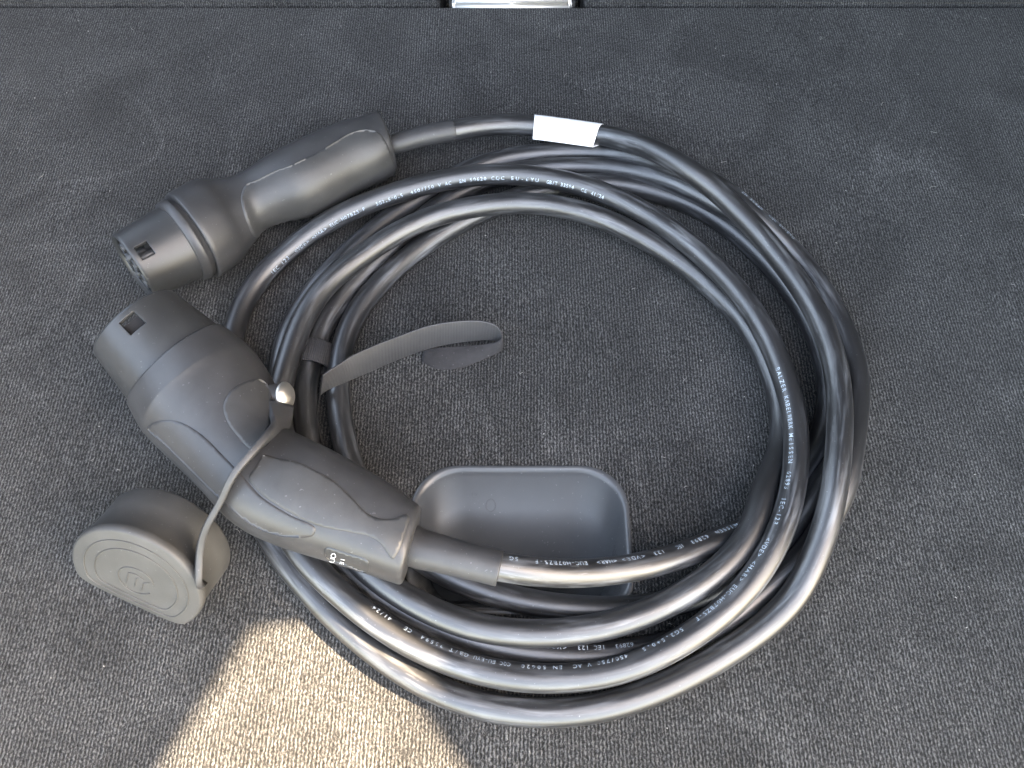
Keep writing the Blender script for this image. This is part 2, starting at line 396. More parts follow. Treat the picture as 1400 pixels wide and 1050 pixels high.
# (photo x, photo y, height hint in mm) along the cord, from the small plug to the big connector
PATH = [
 # A, from the far plug
 (614,180,23),(640,175,22),(666,171,20),(691,168.5,18),(730,170,16),(775,178,15),(840,186,16),(902,208,20),(957,242,24),(980,260,25),(1028,307,26),(1067,354,27),(1106,406,28),(1131,457,29),(1144,500,29),(1149,540,28),(1149,594,26),(1144,650,25),(1135,706,22),
 (1113,769,17),(1092,808,13.5),(1068,836,11),(1036,864,9),(1002,888,7.5),(897,946,6.4),(820,970,6.4),(760,977,6.4),(700,974,6.4),(640,963,6.4),(566,929,6.4),(504,885,6.4),(463,850,6.4),(424,809,6.4),(393,773,6.4),(375,748,6.4),
 (345,690,6.4),(322,610,6.4),(312,530,6.4),(314,475,6.4),(322,438,6.4),
 # E
 (345,388,7),(397,340,12),(449,301,17),(500,278,19),(551,260,20),(603,246,21),(657,238,22),(700,237,22),(743,241,22),(794,252,22),(846,271,21),(897,299,20),(948,337,20),(986,372,20),(1023,414,20),(1049,457,20),(1073,514,20),(1084,549,20),(1090,583,20),(1091,620,20),(1087,660,21),(1080,697,22),(1064,738,22),(1044,776,21),(1003,826,20),(950,868,19),(871,911,16),(820,925,15),(760,930,14),(691,926,14),(617,907,15),(566,884,16),(514,853,18),(476,821,19),(445,794,19),(411,762,19),
 (385,715,17),(366,650,15),(366,590,15),(378,550,17),(390,508,19),
 # H, F
 (402,462,19),(424,415,19),(446,384,19),(474,364,19),(500,346,19),(551,312,20),(603,291,20),(654,281,20),(691,277,20),(743,277,20),(794,288,19),(846,307,16),(897,335,12),(948,371,9),(990,408,8),(1026,446,7),(1052,500,6.4),(1071,560,6.4),(1071,620,7),(1053,679,11),(1028,730,16),(977,787,20),(926,820,20),(871,845,20),(820,860,19),(760,867,19),(691,867,19),(640,858,19),(591,838,19),(540,810,19),(504,784,18),
 (460,735,14),(425,680,10),(400,620,7),(385,560,6.4),(382,500,6.4),(393,455,6.4),
 # G, B
 (409,424,6.4),(438,385,6.4),(474,347,6.4),(513,313,6.4),(551,284,6.4),(590,260,6.4),(630,236,6.4),(670,220,6.4),(714,213,6.4),(760,210,6.4),(820,208,6.4),(877,217,6.4),(930,236,7),(970,257,9),(1000,276,12),(1064,323,14),(1118,386,15),(1155,452,15),(1172,502,15),(1174,540,15),(1168,588,14),(1151,645,12),(1120,710,9),(1080,768,8),(1040,812,7),(990,850,6.4),(930,880,6.4),(870,893,6.4),(820,898,6.4),(760,897,6.4),(690,888,6.4),(640,874,6.4),(590,854,6.4),(540,830,6.4),(500,806,6.4),(470,782,6.4),
 (440,738,6.4),(422,680,6.4),(414,620,6.4),
 # I, C
 (414,560,6.4),(416,520,6.4),(430,468,6.4),(448,428,6.4),(470,402,6.4),(490,380,6.4),(515,355,6.4),(535,337,6.4),(577,299,6.4),(620,267,6.4),(670,243,6.4),(720,230,6.4),(760,227,6.4),(820,229,6.4),(866,234,6.4),(911,243,6.4),(950,257,6.4),(995,286,6.4),(1040,324,6.4),(1096,378,6.4),(1142,445,6.4),(1166,510,6.4),(1165,580,6.4),(1140,645,6.4),(1104,692,6.4),(1075,735,6.4),(1035,772,6.4),(985,803,6.4),(930,826,6.4),(870,834,6.4),(820,835,6.4),(774,832,6.4),(717,824,6.4),(660,808,6.4),(610,786,6.4),(570,763,6.4),(530,728,6.4),(500,688,6.4),(480,640,6.4),
 # J, D
 (469,600,6.4),(462,560,6.4),(461,520,6.4),(467,470,6.4),(479,437,6.4),(500,405,6.4),(526,379,6.4),(577,335,6.4),(641,298,6.4),(690,275,6.4),(740,259,6.4),(790,249,6.4),(843,248,6.4),(877,252,6.4),(911,260,6.4),(946,271,6.4),(985,292,6.4),(1024,322,6.4),(1070,372,6.4),(1112,440,6.4),(1134,510,6.4),(1137,575,6.4),(1120,632,6.4),(1086,680,6.4),(1047,708,7),
 (1008,728,9),(977,742,12),(940,758,16),(900,770,21),(850,780,27),(800,785,33),(750,785,41),(715,781,45),(690,777,47),(664,771.5,48.5)]
wp = np.array([list(W(x, y, z/1000.)) for x, y, z in PATH])
cp = resample(catmull(wp, 8), step=.004)
for _ in range(4): cp[1:-1] = .5*cp[1:-1] + .25*(cp[:-2] + cp[2:])
n = len(cp); ar = np.r_[0, np.cumsum(np.linalg.norm(np.diff(cp, axis=0), axis=1))]
hint = cp[:, 2].copy() + np.linspace(0, -.0004, n)
far = np.abs(ar[:, None]-ar[None, :]) > .05
order = hint[:, None] - hint[None, :]
z = cp[:, 2].copy()
dx = cp[:, 0][:, None]-cp[:, 0][None, :]; dy = cp[:, 1][:, None]-cp[:, 1][None, :]
d2 = dx*dx + dy*dy; DD = (2*R*.985)**2
near = far & (d2 < DD)
need = np.sqrt(np.where(near, DD-d2, 0))
side_ = np.where(order > 0.0012, 1.0, np.where(order < -.0012, -1.0, 0.0))
# lateral push first for strands lying level side by side
xy = cp[:, :2].copy()
for it in range(60):
    dx = xy[:, 0][:, None]-xy[:, 0][None, :]; dy = xy[:, 1][:, None]-xy[:, 1][None, :]; d = np.sqrt(dx*dx+dy*dy)+1e-9
    dz = z[:, None]-z[None, :]; d3 = np.sqrt(d*d+dz*dz)
    lev = far & (d3 < 2*R) & (np.abs(dz) < .006) & (d > .003)
    g = np.where(lev, (2*R-d3)*.12, 0)
    mv = np.stack([(g*dx/d).sum(1), (g*dy/d).sum(1)], 1)
    lim = np.linalg.norm(mv, axis=1)[:, None]+1e-12; mv *= np.minimum(1, .0005/lim)
    mv[:10] = 0; mv[-30:] = 0
    xy += mv; xy[1:-1] = .9*xy[1:-1]+.05*(xy[:-2]+xy[2:])
    off = xy-cp[:, :2]; ln = np.linalg.norm(off, axis=1)[:, None]+1e-12
    xy = cp[:, :2]+off*np.minimum(1, .004/ln)
cp[:, :2] = xy
sgn = np.where(order > 0, 1.0, -1.0)
track = [proj(p) for p in cp]          # keep the picture track while the strands stack up
z0 = z.copy()
for outer_it in range(3):
    xy = cp[:, :2]
    dx = xy[:, 0][:, None]-xy[:, 0][None, :]; dy = xy[:, 1][:, None]-xy[:, 1][None, :]; d2 = dx*dx+dy*dy
    near = far & (d2 < DD); need = np.sqrt(np.where(near, DD-d2, 0))
    for it in range(110):
        dz = (z[:, None]-z[None, :])*sgn
        push = np.where(near, np.maximum(0, need-dz), 0)*sgn*.25
        z = z + push.max(1) + push.min(1) + .004*(z0-z)
        z[1:-1] = .80*z[1:-1]+.10*(z[:-2]+z[2:])
        z = np.maximum(z, R*.97)
        z[-28:] = z0[-28:]*.8+z[-28:]*.2; z[:6] = z0[:6]
    for i in range(n): cp[i] = W(*track[i], z[i])
for _ in range(9): cp[6:-6] = (.5*cp[6:-6] + .25*(cp[5:-7] + cp[7:-5]))
for _ in range(3): cp[1:-1] = .5*cp[1:-1] + .25*(cp[:-2] + cp[2:])
cp = resample(catmull(cp, 3), step=.0022)
n = len(cp); ar = np.r_[0, np.cumsum(np.linalg.norm(np.diff(cp, axis=0), axis=1))]
T, S, U = frames(cp)
SEG = 22
ang = np.array([-math.pi/2 + 2*math.pi*k/SEG for k in range(SEG)])
V = (cp[:, None, :] + R*(np.cos(ang)[None, :, None]*S[:, None, :] + np.sin(ang)[None, :, None]*U[:, None, :])).reshape(-1, 3)
F = [(i*SEG+k, i*SEG+(k+1) % SEG, (i+1)*SEG+(k+1) % SEG, (i+1)*SEG+k) for i in range(n-1) for k in range(SEG)]
root = empty('charging_cable', (0.05, 0.0, 0))
tag(root, 'coiled black electric car charging cable with a grey plug at each end', 'charging cable')
PARTS = []
cord = mesh_obj('cord', V, F, M['cable']); PARTS.append(cord)
cord['label'] = 'long glossy black cord coiled in loops with fine white print'
uvl = cord.data.uv_layers.new(name='UVMap')
uvs = np.zeros((len(F)*4, 2), np.float32); q = 0
circ = 2*math.pi*R
for i in range(n-1):
    for k in range(SEG):
        k1 = k+1
        uvs[q] = (ar[i], circ*k/SEG); uvs[q+1] = (ar[i], circ*k1/SEG); uvs[q+2] = (ar[i+1], circ*k1/SEG); uvs[q+3] = (ar[i+1], circ*k/SEG); q += 4
uvl.data.foreach_set('uv', uvs.ravel())
cord_px = np.array([proj(p) for p in cp])

# ---------------- printed lettering, dot by dot small faces wrapped on the cord
GLY = {}
def glyph(ch):
    if ch in GLY: return GLY[ch]
    cu = D.curves.new('glyph', 'FONT'); cu.body = ch; cu.size = 1.0; cu.resolution_u = 2; cu.offset = .006
    o = D.objects.new('glyph', cu); COL.objects.link(o)
    dg = bpy.context.evaluated_depsgraph_get(); me = o.evaluated_get(dg).to_mesh()
    vs_ = np.array([list(v.co) for v in me.vertices]) if len(me.vertices) else np.zeros((0, 3))
    fs = [tuple(p.vertices) for p in me.polygons]
    o.evaluated_get(dg).to_mesh_clear(); D.objects.remove(o); D.curves.remove(cu)
    if len(vs_): vs_ = vs_[:, :2]; vs_[:, 0] -= (vs_[:, 0].min()+vs_[:, 0].max())/2
    GLY[ch] = (vs_, fs); return GLY[ch]
def arc_at(px, lo, hi):
    m = (ar >= lo) & (ar <= hi); idx = np.nonzero(m)[0]
    k = idx[np.argmin(((cord_px[idx]-np.array(px))**2).sum(1))]; return ar[k]
def window(px_a, px_b):
    """arc range of the run that passes both pixels in order (closest joint match on centreline)"""
    da = np.hypot(*(cord_px-np.array(px_a)).T); db = np.hypot(*(cord_px-np.array(px_b)).T)
    best = None
    ia = [i for i in range(1, n-1) if da[i] < 40 and da[i] <= da[i-1] and da[i] <= da[i+1]]
    ib = [i for i in range(1, n-1) if db[i] < 40 and db[i] <= db[i-1] and db[i] <= db[i+1]]
    for i in ia:
        for j in ib:
            if 0 < ar[j]-ar[i] < .75:
                c = da[i]+db[j]
                if best is None or c < best[0]: best = (c, ar[i], ar[j])
    return best[1]-.03, best[2]+.03
def lettering(name, groups, win, tilt, hgt=.0022):
    V = []; F = []
    for txt, a, b in groups:
        sa, sb = arc_at(a, *win), arc_at(b, *win)
        m = len(txt); pitch = (sb-sa)/max(m, 1)
        for i, ch in enumerate(txt):
            if ch == ' ': continue
            gv, gf = glyph(ch)
            if not len(gv): continue
            s0 = sa+pitch*(i+.5); w = gv[:, 0].max()-gv[:, 0].min()
            sx = min(hgt/.7*1.0, pitch*.80/max(w, .2)) if ch not in '.1I' else hgt/.7*(1.8 if ch == '.' else .9)
            base = len(V)
            for gx, gy in gv:
                s = s0+gx*sx; hh = gy/.7*hgt*(1.8 if ch == '.' else 1)
                k = np.searchsorted(ar, s); k = min(max(k, 1), n-1); f = (s-ar[k-1])/(ar[k]-ar[k-1])
                c = cp[k-1]*(1-f)+cp[k]*f; Sx = S[k]; Ux = U[k]
                # clockwise coil : S points to the coil centre side (right of travel); letters' tops face outward
                th = tilt - (hh-hgt/2)/R        # angle from up toward the inside
                V.append(c + (R+.00010)*(math.cos(th)*Ux + math.sin(th)*Sx))
            F += [tuple(base+q for q in f_) for f_ in gf]
    o = mesh_obj(name, V, F, M['ink'], None, smooth=False); o.parent = cord; return o
full_S = [("BALZER",(1064,510),(1075,541)),("KABELWERK",(1073,547),(1080,595)),("MEISSEN",(1079,601),(1077,641)),("62893",(1074,652),(1070,679)),("IEC-123",(1066,686),(1054,725)),
 ("<VDE>",(1048,738),(1032,761)),("<HAR>",(1028,769),(1009,796)),("EUC-H07BZ5-F",(1004,802),(949,853)),("5G2.5+0.5",(933,864),(878,894)),("450/750 V AC",(858,898),(781,917)),
 ("EN 50620",(768,919),(713,920)),("CQC EU-EYU",(700,919),(645,912)),("GB/T 33594",(638,909),(567,888)),("CE",(555,879),(544,874)),("41/24",(527,863),(500,847))]
lettering('lettering', full_S, window((1085,540),(514,853)), math.radians(40))
top_E = [("IEC",(369,377),(378,365)),("123",(383,360),(393,350)),("<VDE>",(401,343),(419,327)),("<HAR>",(423,323),(442,310)),("EUC-H07BZ5-F",(445,306),(495,282)),("5G2.5+0.5",(508,273),(548,257)),
 ("450/750 V AC",(560,256),(617,242)),("EN 50620",(625,242),(665,239)),("CQC EU-EYU",(671,238),(738,243)),("GB/T 33594",(750,248),(789,257)),("CE",(795,258),(804,261)),("41/24",(808,263),(829,272))]
lettering('lettering', top_E, window((397,340),(794,252)), math.radians(62))
low_P = [("MEISSEN",(1008,727),(977,741)),("62893",(966,747),(939,754)),("IEC",(930,757),(919,760)),("123",(905,765),(891,767)),("<VDE>",(878,770),(846,774)),("<HAR>",(838,775),(807,776)),
 ("EUC-H07BZ5-F",(799,776),(722,774)),("5G",(704,771),(690,769))]
lettering('lettering', low_P, window((1000,730),(720,780)), math.radians(28))
low_T = [("62893",(868,892),(838,896)),("IEC 123",(830,897),(790,900)),("<VDE>",(772,901),(736,901)),("<HAR>",(722,898),(690,895)),("EUC-H07BZ5-F",(684,893),(622,880)),("5G2.5+0.5",(612,876),(572,858))]
lettering('lettering', low_T, window((870,893),(590,854)), math.radians(25))
out_B = [("EN 50620",(1012,268),(1040,290)),("CQC EU-EYU",(1046,296),(1084,328))]
lettering('lettering', out_B, window((1000,276),(1118,386)), math.radians(-25))

# ------------------------------------------------------------------ lofted housings
def loft(name, st, mat, ax0, c_start, r_start, seg=56, sub=6, start=((.0, .90), (.0, .965), (.0003, .99), (.0010, 1.0)), end=((.0012, .99), (.0022, .965), (.0028, .92), (.0031, .84), (.0032, .65))):
    """st rows: (Lx,Ly,Rx,Ry,z_mm,height/width,exponent); starts as a round ring on the nose axis ax0, ends rounded"""
    C = [np.array(c_start)]; prm = [[r_start, r_start, 2.0]]; S0 = np.cross(np.array(ax0), (0, 0, 1)); S0 /= np.linalg.norm(S0); Sd = [S0]
    for i, (lx, ly, rx, ry, zz, asp, ex) in enumerate(st):
        c = W((lx+rx)/2, (ly+ry)/2, zz/1000.); hw = math.hypot(rx-lx, ry-ly)/2*depth(c)/FPX
        d = np.array(W(rx, ry, zz/1000.)-W(lx, ly, zz/1000.)); d /= np.linalg.norm(d)
        if np.dot(d, S0) < 0: d = -d
        w = min(1.0, (i+1)/4.0); d = S0*(1-w)+d*w; d /= np.linalg.norm(d)
        C.append(np.array(c)); prm.append([hw, hw*asp, ex]); Sd.append(d)
    rows = catmull(np.c_[np.array(C), np.array(prm), np.array(Sd)], sub)
    for _ in range(5): rows[1:-1] = .5*rows[1:-1]+.25*(rows[:-2]+rows[2:])
    T = np.gradient(rows[:, :3], axis=0); T /= np.linalg.norm(T, axis=1)[:, None]
    bl = np.clip(1-np.arange(len(rows))/(2.0*sub), 0, 1)[:, None]; T = T*(1-bl)+np.array(ax0)[None, :]*bl; T /= np.linalg.norm(T, axis=1)[:, None]
    Sr = rows[:, 6:9]/np.linalg.norm(rows[:, 6:9], axis=1)[:, None]
    Ur = np.cross(Sr, T); Ur /= np.linalg.norm(Ur, axis=1)[:, None]
    Ur *= np.sign(Ur[:, 2])[:, None]
    P, S, U, pr = [], [], [], []
    def add(p, i, f): P.append(p); S.append(Sr[i]); U.append(Ur[i]); pr.append((rows[i, 3]*f, rows[i, 4]*f, rows[i, 5]))
    for (o, f) in start: add(rows[0, :3]+T[0]*(o-start[-1][0]), 0, f)
    for i in range(1, len(rows)): add(rows[i, :3], i, 1.0)
    for (o, f) in end: add(rows[-1, :3]+T[-1]*o, len(rows)-1, f)
    V = []; F = []; m = len(P)
    for i in range(m):
        w, h, ex = pr[i]; e = 2.0/ex
        for k in range(seg):
            a = 2*math.pi*k/seg; c, s_ = math.cos(a), math.sin(a)
            V.append(P[i] + S[i]*w*math.copysign(abs(c)**e, c) + U[i]*h*math.copysign(abs(s_)**e, s_))
    for i in range(m-1):
        for k in range(seg): F.append((i*seg+k, i*seg+(k+1) % seg, (i+1)*seg+(k+1) % seg, (i+1)*seg+k))
    F.append(tuple(range(seg))[::-1]); F.append(tuple((m-1)*seg+k for k in range(seg)))
    o = mesh_obj(name, V, F, mat)
    bmx = bmesh.new(); bmx.from_mesh(o.data); bmesh.ops.recalc_face_normals(bmx, faces=bmx.faces); bmx.to_mesh(o.data); bmx.free()
    return o, rows

def patch(name, bvh, poly, mat, lift=.0006, step=4.0, edge=1.5, smooth_n=5):
    """raised panel on a housing: outline given in photo pixels, laid on the housing's surface"""
    P = catmull(poly, smooth_n, closed=True); P = resample(P, step=step*.55, closed=True)
    m = len(P); Tn = np.roll(P, -1, 0)-np.roll(P, 1, 0); Nn = np.stack([-Tn[:, 1], Tn[:, 0]], 1); Nn /= np.linalg.norm(Nn, axis=1)[:, None]+1e-9
    area = .5*np.sum(P[:, 0]*np.roll(P[:, 1], -1)-np.roll(P[:, 0], -1)*P[:, 1])
    if area < 0: Nn = -Nn
    P2 = P+Nn*edge
    def inside(x, y):
        c = False; j = m-1
        for i in range(m):
            if (P2[i, 1] > y) != (P2[j, 1] > y) and x < (P2[j, 0]-P2[i, 0])*(y-P2[i, 1])/(P2[j, 1]-P2[i, 1])+P2[i, 0]: c = not c
            j = i
        return c
    pts = [Vector(p) for p in P]+[Vector(p) for p in P2]
    x0, y0 = P.min(0); x1, y1 = P.max(0); yy = y0
    while yy < y1:
        xx = x0
        while xx < x1:
            if inside(xx, yy) and np.min(np.hypot(P2[:, 0]-xx, P2[:, 1]-yy)) > step*.45: pts.append(Vector((xx, yy)))
            xx += step
        yy += step
    ed = [(i, (i+1) % m) for i in range(m)]
    vo, eo, fo, orig, *_ = delaunay_2d_cdt(pts, ed, [], 1, 1e-6)
    V = []; ok = []
    for i, p in enumerate(vo):
        loc, nor = hit(bvh, p.x, p.y)
        src = orig[i] if orig[i] else [10**9]
        lf = -lift*.4 if min(src) < m else lift
        V.append(loc+nor*lf if loc is not None else Vector((0, 0, -1))); ok.append(loc is not None)
    F = [tuple(f) for f in fo if all(ok[i] for i in f)]
    F = [f for f in F if max((V[f[i]]-V[f[i-1]]).length for i in range(len(f))) < .012]
    F = [f if (V[f[1]]-V[f[0]]).cross(V[f[2]]-V[f[0]]).dot(CAM-V[f[0]]) > 0 else f[::-1] for f in F]
    used = sorted({i for f in F for i in f}); mp = {a: b for b, a in enumerate(used)}
    return mesh_obj(name, [V[i] for i in used], [tuple(mp[i] for i in f) for f in F], mat)
def seam_line(name, bvh, poly, mat, r=.0003, n=8):
    pts = []
    for x, y in resample(catmull(poly, n), step=2.0):
        loc, nor = hit(bvh, x, y)
        if loc is not None: pts.append(loc+nor*r*.35)
    return tube(name, pts, r, mat, None, 6)

def shell_part(name, A, B, rA, rB, slot_px, slot_mm, mat, wall=.0028, seg=160, rings=44, lip=.0012):
    """open round nose: tube from A (mouth) to B with a latch window"""
    A = Vector(A); B = Vector(B); ax = (B-A); L = ax.length; ax.normalize()
    s = ax.cross(Vector((0, 0, 1))).normalized(); u = s.cross(ax)
    # window position from the pixel
    best = None
    if slot_px:
        d = ray(*slot_px)
        for t in np.linspace(.2, .7, 4000):
            p = CAM+d*t; q = p-A; x = q.dot(ax); rr = (q-ax*x).length
            if 0 <= x <= L and rr <= rA+(rB-rA)*x/L:
                th = math.atan2(q.dot(u), q.dot(s)); best = (x, th); break
    V = []; F = []
    for i in range(rings+1):
        x = L*i/rings; r = rA+(rB-rA)*i/rings
        if i == 0: r -= lip*.6
        for k in range(seg):
            a = 2*math.pi*k/seg; V.append(A+ax*x+(s*math.cos(a)+u*math.sin(a))*r)
    for i in range(rings):
        for k in range(seg):
            if best:
                x = L*(i+.5)/rings; a = 2*math.pi*(k+.5)/seg
                da = (a-best[1]+math.pi) % (2*math.pi)-math.pi
                if abs(x-best[0]) < slot_mm[0]/2000 and abs(da*rA) < slot_mm[1]/2000: continue
            F.append((i*seg+k, (i+1)*seg+k, (i+1)*seg+(k+1) % seg, i*seg+(k+1) % seg))
    o = mesh_obj(name, V, F, mat)
    bpy.context.view_layer.update()
    md = o.modifiers.new('wall', 'SOLIDIFY'); md.thickness = wall; md.offset = -1; md.use_rim = True
    # orientation: outward normals needed for offset -1
    c = o.data.polygons[0]; cen = Vector(c.center); rad = (cen-A)-ax*(cen-A).dot(ax)
    if Vector(c.normal).dot(rad) < 0: o.data.flip_normals()
    bv = o.modifiers.new('edge', 'BEVEL'); bv.width = .0005; bv.segments = 2; bv.limit_method = 'ANGLE'; bv.angle_limit = math.radians(50)
    return o, (A, ax, s, u, L, best)

def disc_block(A, ax, s, u, r, x0, x1, seg=64):
    V = []; F = []
    for x in (x0, x1):
        for k in range(seg):
            a = 2*math.pi*k/seg; V.append(A+ax*x+(s*math.cos(a)+u*math.sin(a))*r)
    F += [(k, (k+1) % seg, seg+(k+1) % seg, seg+k) for k in range(seg)]
    F.append(tuple(range(seg))[::-1]); F.append(tuple(seg+k for k in range(seg)))
    return V, F
def pin_tubes(fr, rr, x0, x1, mat, up):
    """seven contact wells of the round coupler face"""
    A, ax, s, u, L, best = fr; out = []
    lay = [(-.5, .52, .15), (.5, .52, .15), (-.62, -.02, .2), (0, .02, .2), (.62, -.02, .2), (-.33, -.52, .2), (.33, -.52, .2)]
    uu = (s*math.cos(up)+u*math.sin(up)); ss = ax.cross(uu)
    for (px, py, pr) in lay:
        c = A+ss*px*rr*.86+uu*py*rr*.86; V = []; F = []; sg = 24; ro = pr*rr*1.12; ri = ro*.78
        for (x, r_) in ((x1, ro), (x0, ro), (x0-.0002, ro*.95), (x0-.0002, ri*1.04), (x0, ri), (x1, ri)):
            for k in range(sg):
                a = 2*math.pi*k/sg; V.append(c+ax*x+(ss*math.cos(a)+uu*math.sin(a))*r_)
        for i in range(5): F += [(i*sg+k, i*sg+(k+1) % sg, (i+1)*sg+(k+1) % sg, (i+1)*sg+k) for k in range(sg)]
        out.append(mesh_obj('contact_well', V, F, mat))
    return out
def ring_band(name, A, ax, s, u, prof, mat, seg=96):
    V = []; F = []
    for (x, r) in prof:
        for k in range(seg):
            a = 2*math.pi*k/seg; V.append(A+ax*x+(s*math.cos(a)+u*math.sin(a))*r)
    for i in range(len(prof)-1): F += [(i*seg+k, i*seg+(k+1) % seg, (i+1)*seg+(k+1) % seg, (i+1)*seg+k) for k in range(seg)]
    return mesh_obj(name, V, F, mat)

# ---------------- the large connector lying on the coil
c0 = W(184, 441, .064); c1 = W(244, 501, .0535)
k0 = math.hypot(107, 76)/2*depth(c0)/FPX; k1 = 80*depth(c1)/FPX
nose = (c1-c0).normalized()
st = [(194,577,342,480,50.5,1.0,2.06),(213,598,364,507,49.5,.98,2.1),(248,634,385,547,50,.95,2.1),(286,674,398,586,51.5,.96,2.15),(332,720,422,603,53,.96,2.2),
      (380,742,462,622,53,.98,2.25),(440,761,508,648,52,1.0,2.3),(495,779,544,670,51,1.02,2.4),(530,791,563,686,50.5,1.05,2.6),(540,794,569,691,50.2,1.06,2.7)]
body, rows = loft('connector', st, M['body'], nose, c1, k1*1.02); PARTS.append(body)
body['label'] = 'larger grey connector body lying across the coil with its soft grip panel'
bb = obj_bvh(body)
SUB = []
ext = nose*.003
sh, fr = shell_part('front_shell', c0, c1+ext, k0*1.0, k1*.985, (180, 442), (8.2, 8.2), M['shell']); SUB.append(sh)
V, F = disc_block(fr[0], fr[1], fr[2], fr[3], k0*.86, .0055, fr[4]); SUB.append(mesh_obj('contact_block', V, F, M['dark'], smooth=False))
SUB += pin_tubes(fr, k0*.9, .0165, .018, M['shell'], math.radians(70))
SUB.append(patch('grip_panel', bb, [(340,653),(350,637),(360,622),(380,626),(406,631),(431,643),(457,658),(483,682),(503,702),(524,709),(544,707),(556,702),(560,708),(556,724),(546,752),(537,765),(530,757),(520,743),(506,734),(483,729),(431,718),(395,700),(378,690),(358,676)], M['grip']))
SUB.append(patch('thumb_pad', bb, [(355,518),(331,524),(313,537),(305,555),(309,574),(322,594),(346,616),(361,601),(369,580),(371,557),(368,530)], M['grip'], .0006))
SUB.append(patch('side_panel', bb, [(201,586),(211,577),(234,574),(254,580),(280,597),(303,620),(325,643),(340,660),(358,679),(395,703),(431,721),(428,733),(395,735),(350,722),(305,687),(262,645),(222,606)], M['body'], .0005))
SUB.append(patch('label_window', bb, [(443,752),(447,748),(475,756),(500,764),(505,770),(503,783),(475,774),(446,763)], M['shell'], .0003, 3.0, .8, 4))
lw = obj_bvh(SUB[-1])
def flat_text(txt, px, ex, ey, size, mat, bvh, name='printed_text', lift=.00025):
    """ex,ey : pixel vectors of the writing direction and of the letters' up direction"""
    V = []; F = []
    for i, ch in enumerate(txt):
        gv, gf = glyph(ch); base = len(V); bad = set()
        for j, (gx, gy) in enumerate(gv):
            x = px[0]+ex[0]*(i*.62*size+gx*size)+ey[0]*gy*size; y = px[1]+ex[1]*(i*.62*size+gx*size)+ey[1]*gy*size
            loc, nor = hit(bvh, x, y)
            if loc is None: bad.add(base+j); V.append(Vector((0, 0, -.5)))
            else: V.append(loc+nor*lift)
        F += [f for f in [tuple(base+q for q in f_) for f_ in gf] if not any(q in bad for q in f)]
    used = sorted({i for f in F for i in f}); mp = {a: b for b, a in enumerate(used)}
    return mesh_obj(name, [V[i] for i in used], [tuple(mp[i] for i in f) for f in F], mat, None, False)
SUB.append(flat_text('OU', (460, 759), (-.24, .97), (-.97, -.24), 10, M['inkw'], bb, lift=.0007))
SUB.append(flat_text('IE', (472, 764), (-.24, .97), (-.97, -.24), 8, M['inkw'], bb, lift=.0007))
# strain relief
def cone_sleeve(name, pts, mat, ridge=True):
    P = []; Rr = []
    for (lx, ly, rx, ry, zz) in pts:
        c = W((lx+rx)/2, (ly+ry)/2, zz/1000); P.append(list(c)); Rr.append(math.hypot(rx-lx, ry-ly)/2*depth(c)/FPX)
    P = np.array(P); rows = catmull(np.c_[P, Rr], 8); T = (rows[-1, :3]-rows[-2, :3]); T /= np.linalg.norm(T)
    e = rows[-1].copy(); ext = []
    for (dx_, f) in ((.0002, .99), (.0004, .93), (.0005, .80)):
        q = e.copy(); q[:3] += T*dx_; q[3] *= f; ext.append(q)
    rows = np.vstack([rows, ext])
    return tube(name, rows[:, :3], rows[:, 3], mat, None, 36)
sl = cone_sleeve('strain_relief', [(553,770,566,716,50), (562,775,577,722,50), (600,783,612,733,49.8), (640,792,650,744,49), (677,801,687,753,48)], M['sleeve']); SUB.append(sl)
# press stud holding the tether
pp, nn = hit(bb, 371, 541)
pp = W(379.5, 542, .057); axr = Vector((.93, -.12, .22)).normalized(); s_ = axr.cross(Vector((0, 0, 1))).normalized(); u_ = s_.cross(axr)
SUB.append(ring_band('stud_base', pp, axr, s_, u_, [(-.006, .0060), (.0022, .0060), (.0030, .0054), (.0030, .001)], M['body'], 32))
SUB.append(ring_band('press_stud', pp, axr, s_, u_, [(.0028, .0066), (.0034, .0070), (.0044, .0068), (.0060, .0054), (.0071, .0031), (.0075, .0003)], M['chrome'], 32))
for o in SUB: o.parent = body

# ---------------- dust cap on its tether
cap_c = W(186, 794, .0342)
cn = Vector((-.20, -.88, .50)).normalized()                  # outward normal of the closed face
ch0 = Vector((0, 0, 1)).cross(cn).normalized(); cv0 = cn.cross(ch0)
roll = math.radians(-20); ch = ch0*math.cos(roll)+cv0*math.sin(roll); cv = cn.cross(ch)
CRAD = .0310
def dshape(r, n=72, flat=.62, rc=.30):
    pts = []
    for k in range(n):
        a = 2*math.pi*k/n; x, y = math.cos(a), math.sin(a)
        # soft-clip the bottom into a flat
        if y < -flat*.72:
            t = (-y-flat*.72)/(1-flat*.72); y = -flat*.72-(flat-flat*.72)*(1-(1-min(t, 1))**2.2)
            x = x*(1+.16*t)
        pts.append((x*r, y*r))
    return pts
def cap_pt(x, y, w): return cap_c+ch*x+cv*y+cn*w
prof = [(0, .90, -.0015), (0, .0, 0)]
V = []; F = []; dn = 72
prof = [(.02, 0.0), (.5, 0.0), (.955, 0.0), (.985, -.0004), (1.0, -.0018), (1.0, -.0042), (.965, -.0052), (.965, -.018), (.975, -.0275), (.965, -.0282), (.90, -.0282), (.89, -.027), (.89, -.006), (.02, -.006)]
for (f, w) in prof:
    for (x, y) in dshape(CRAD*f): V.append(cap_pt(x, y, w))
for i in range(len(prof)-1): F += [(i*dn+k, (i+1)*dn+k, (i+1)*dn+(k+1) % dn, i*dn+(k+1) % dn) for k in range(dn)]
F.append(tuple(range(dn))); F.append(tuple((len(prof)-1)*dn+k for k in range(dn))[::-1])
capo = mesh_obj('dust_cap', V, F, M['cap']); PARTS.append(capo)
capo['label'] = 'round rubber dust cap with one flat side hanging on a strap'
CS = []
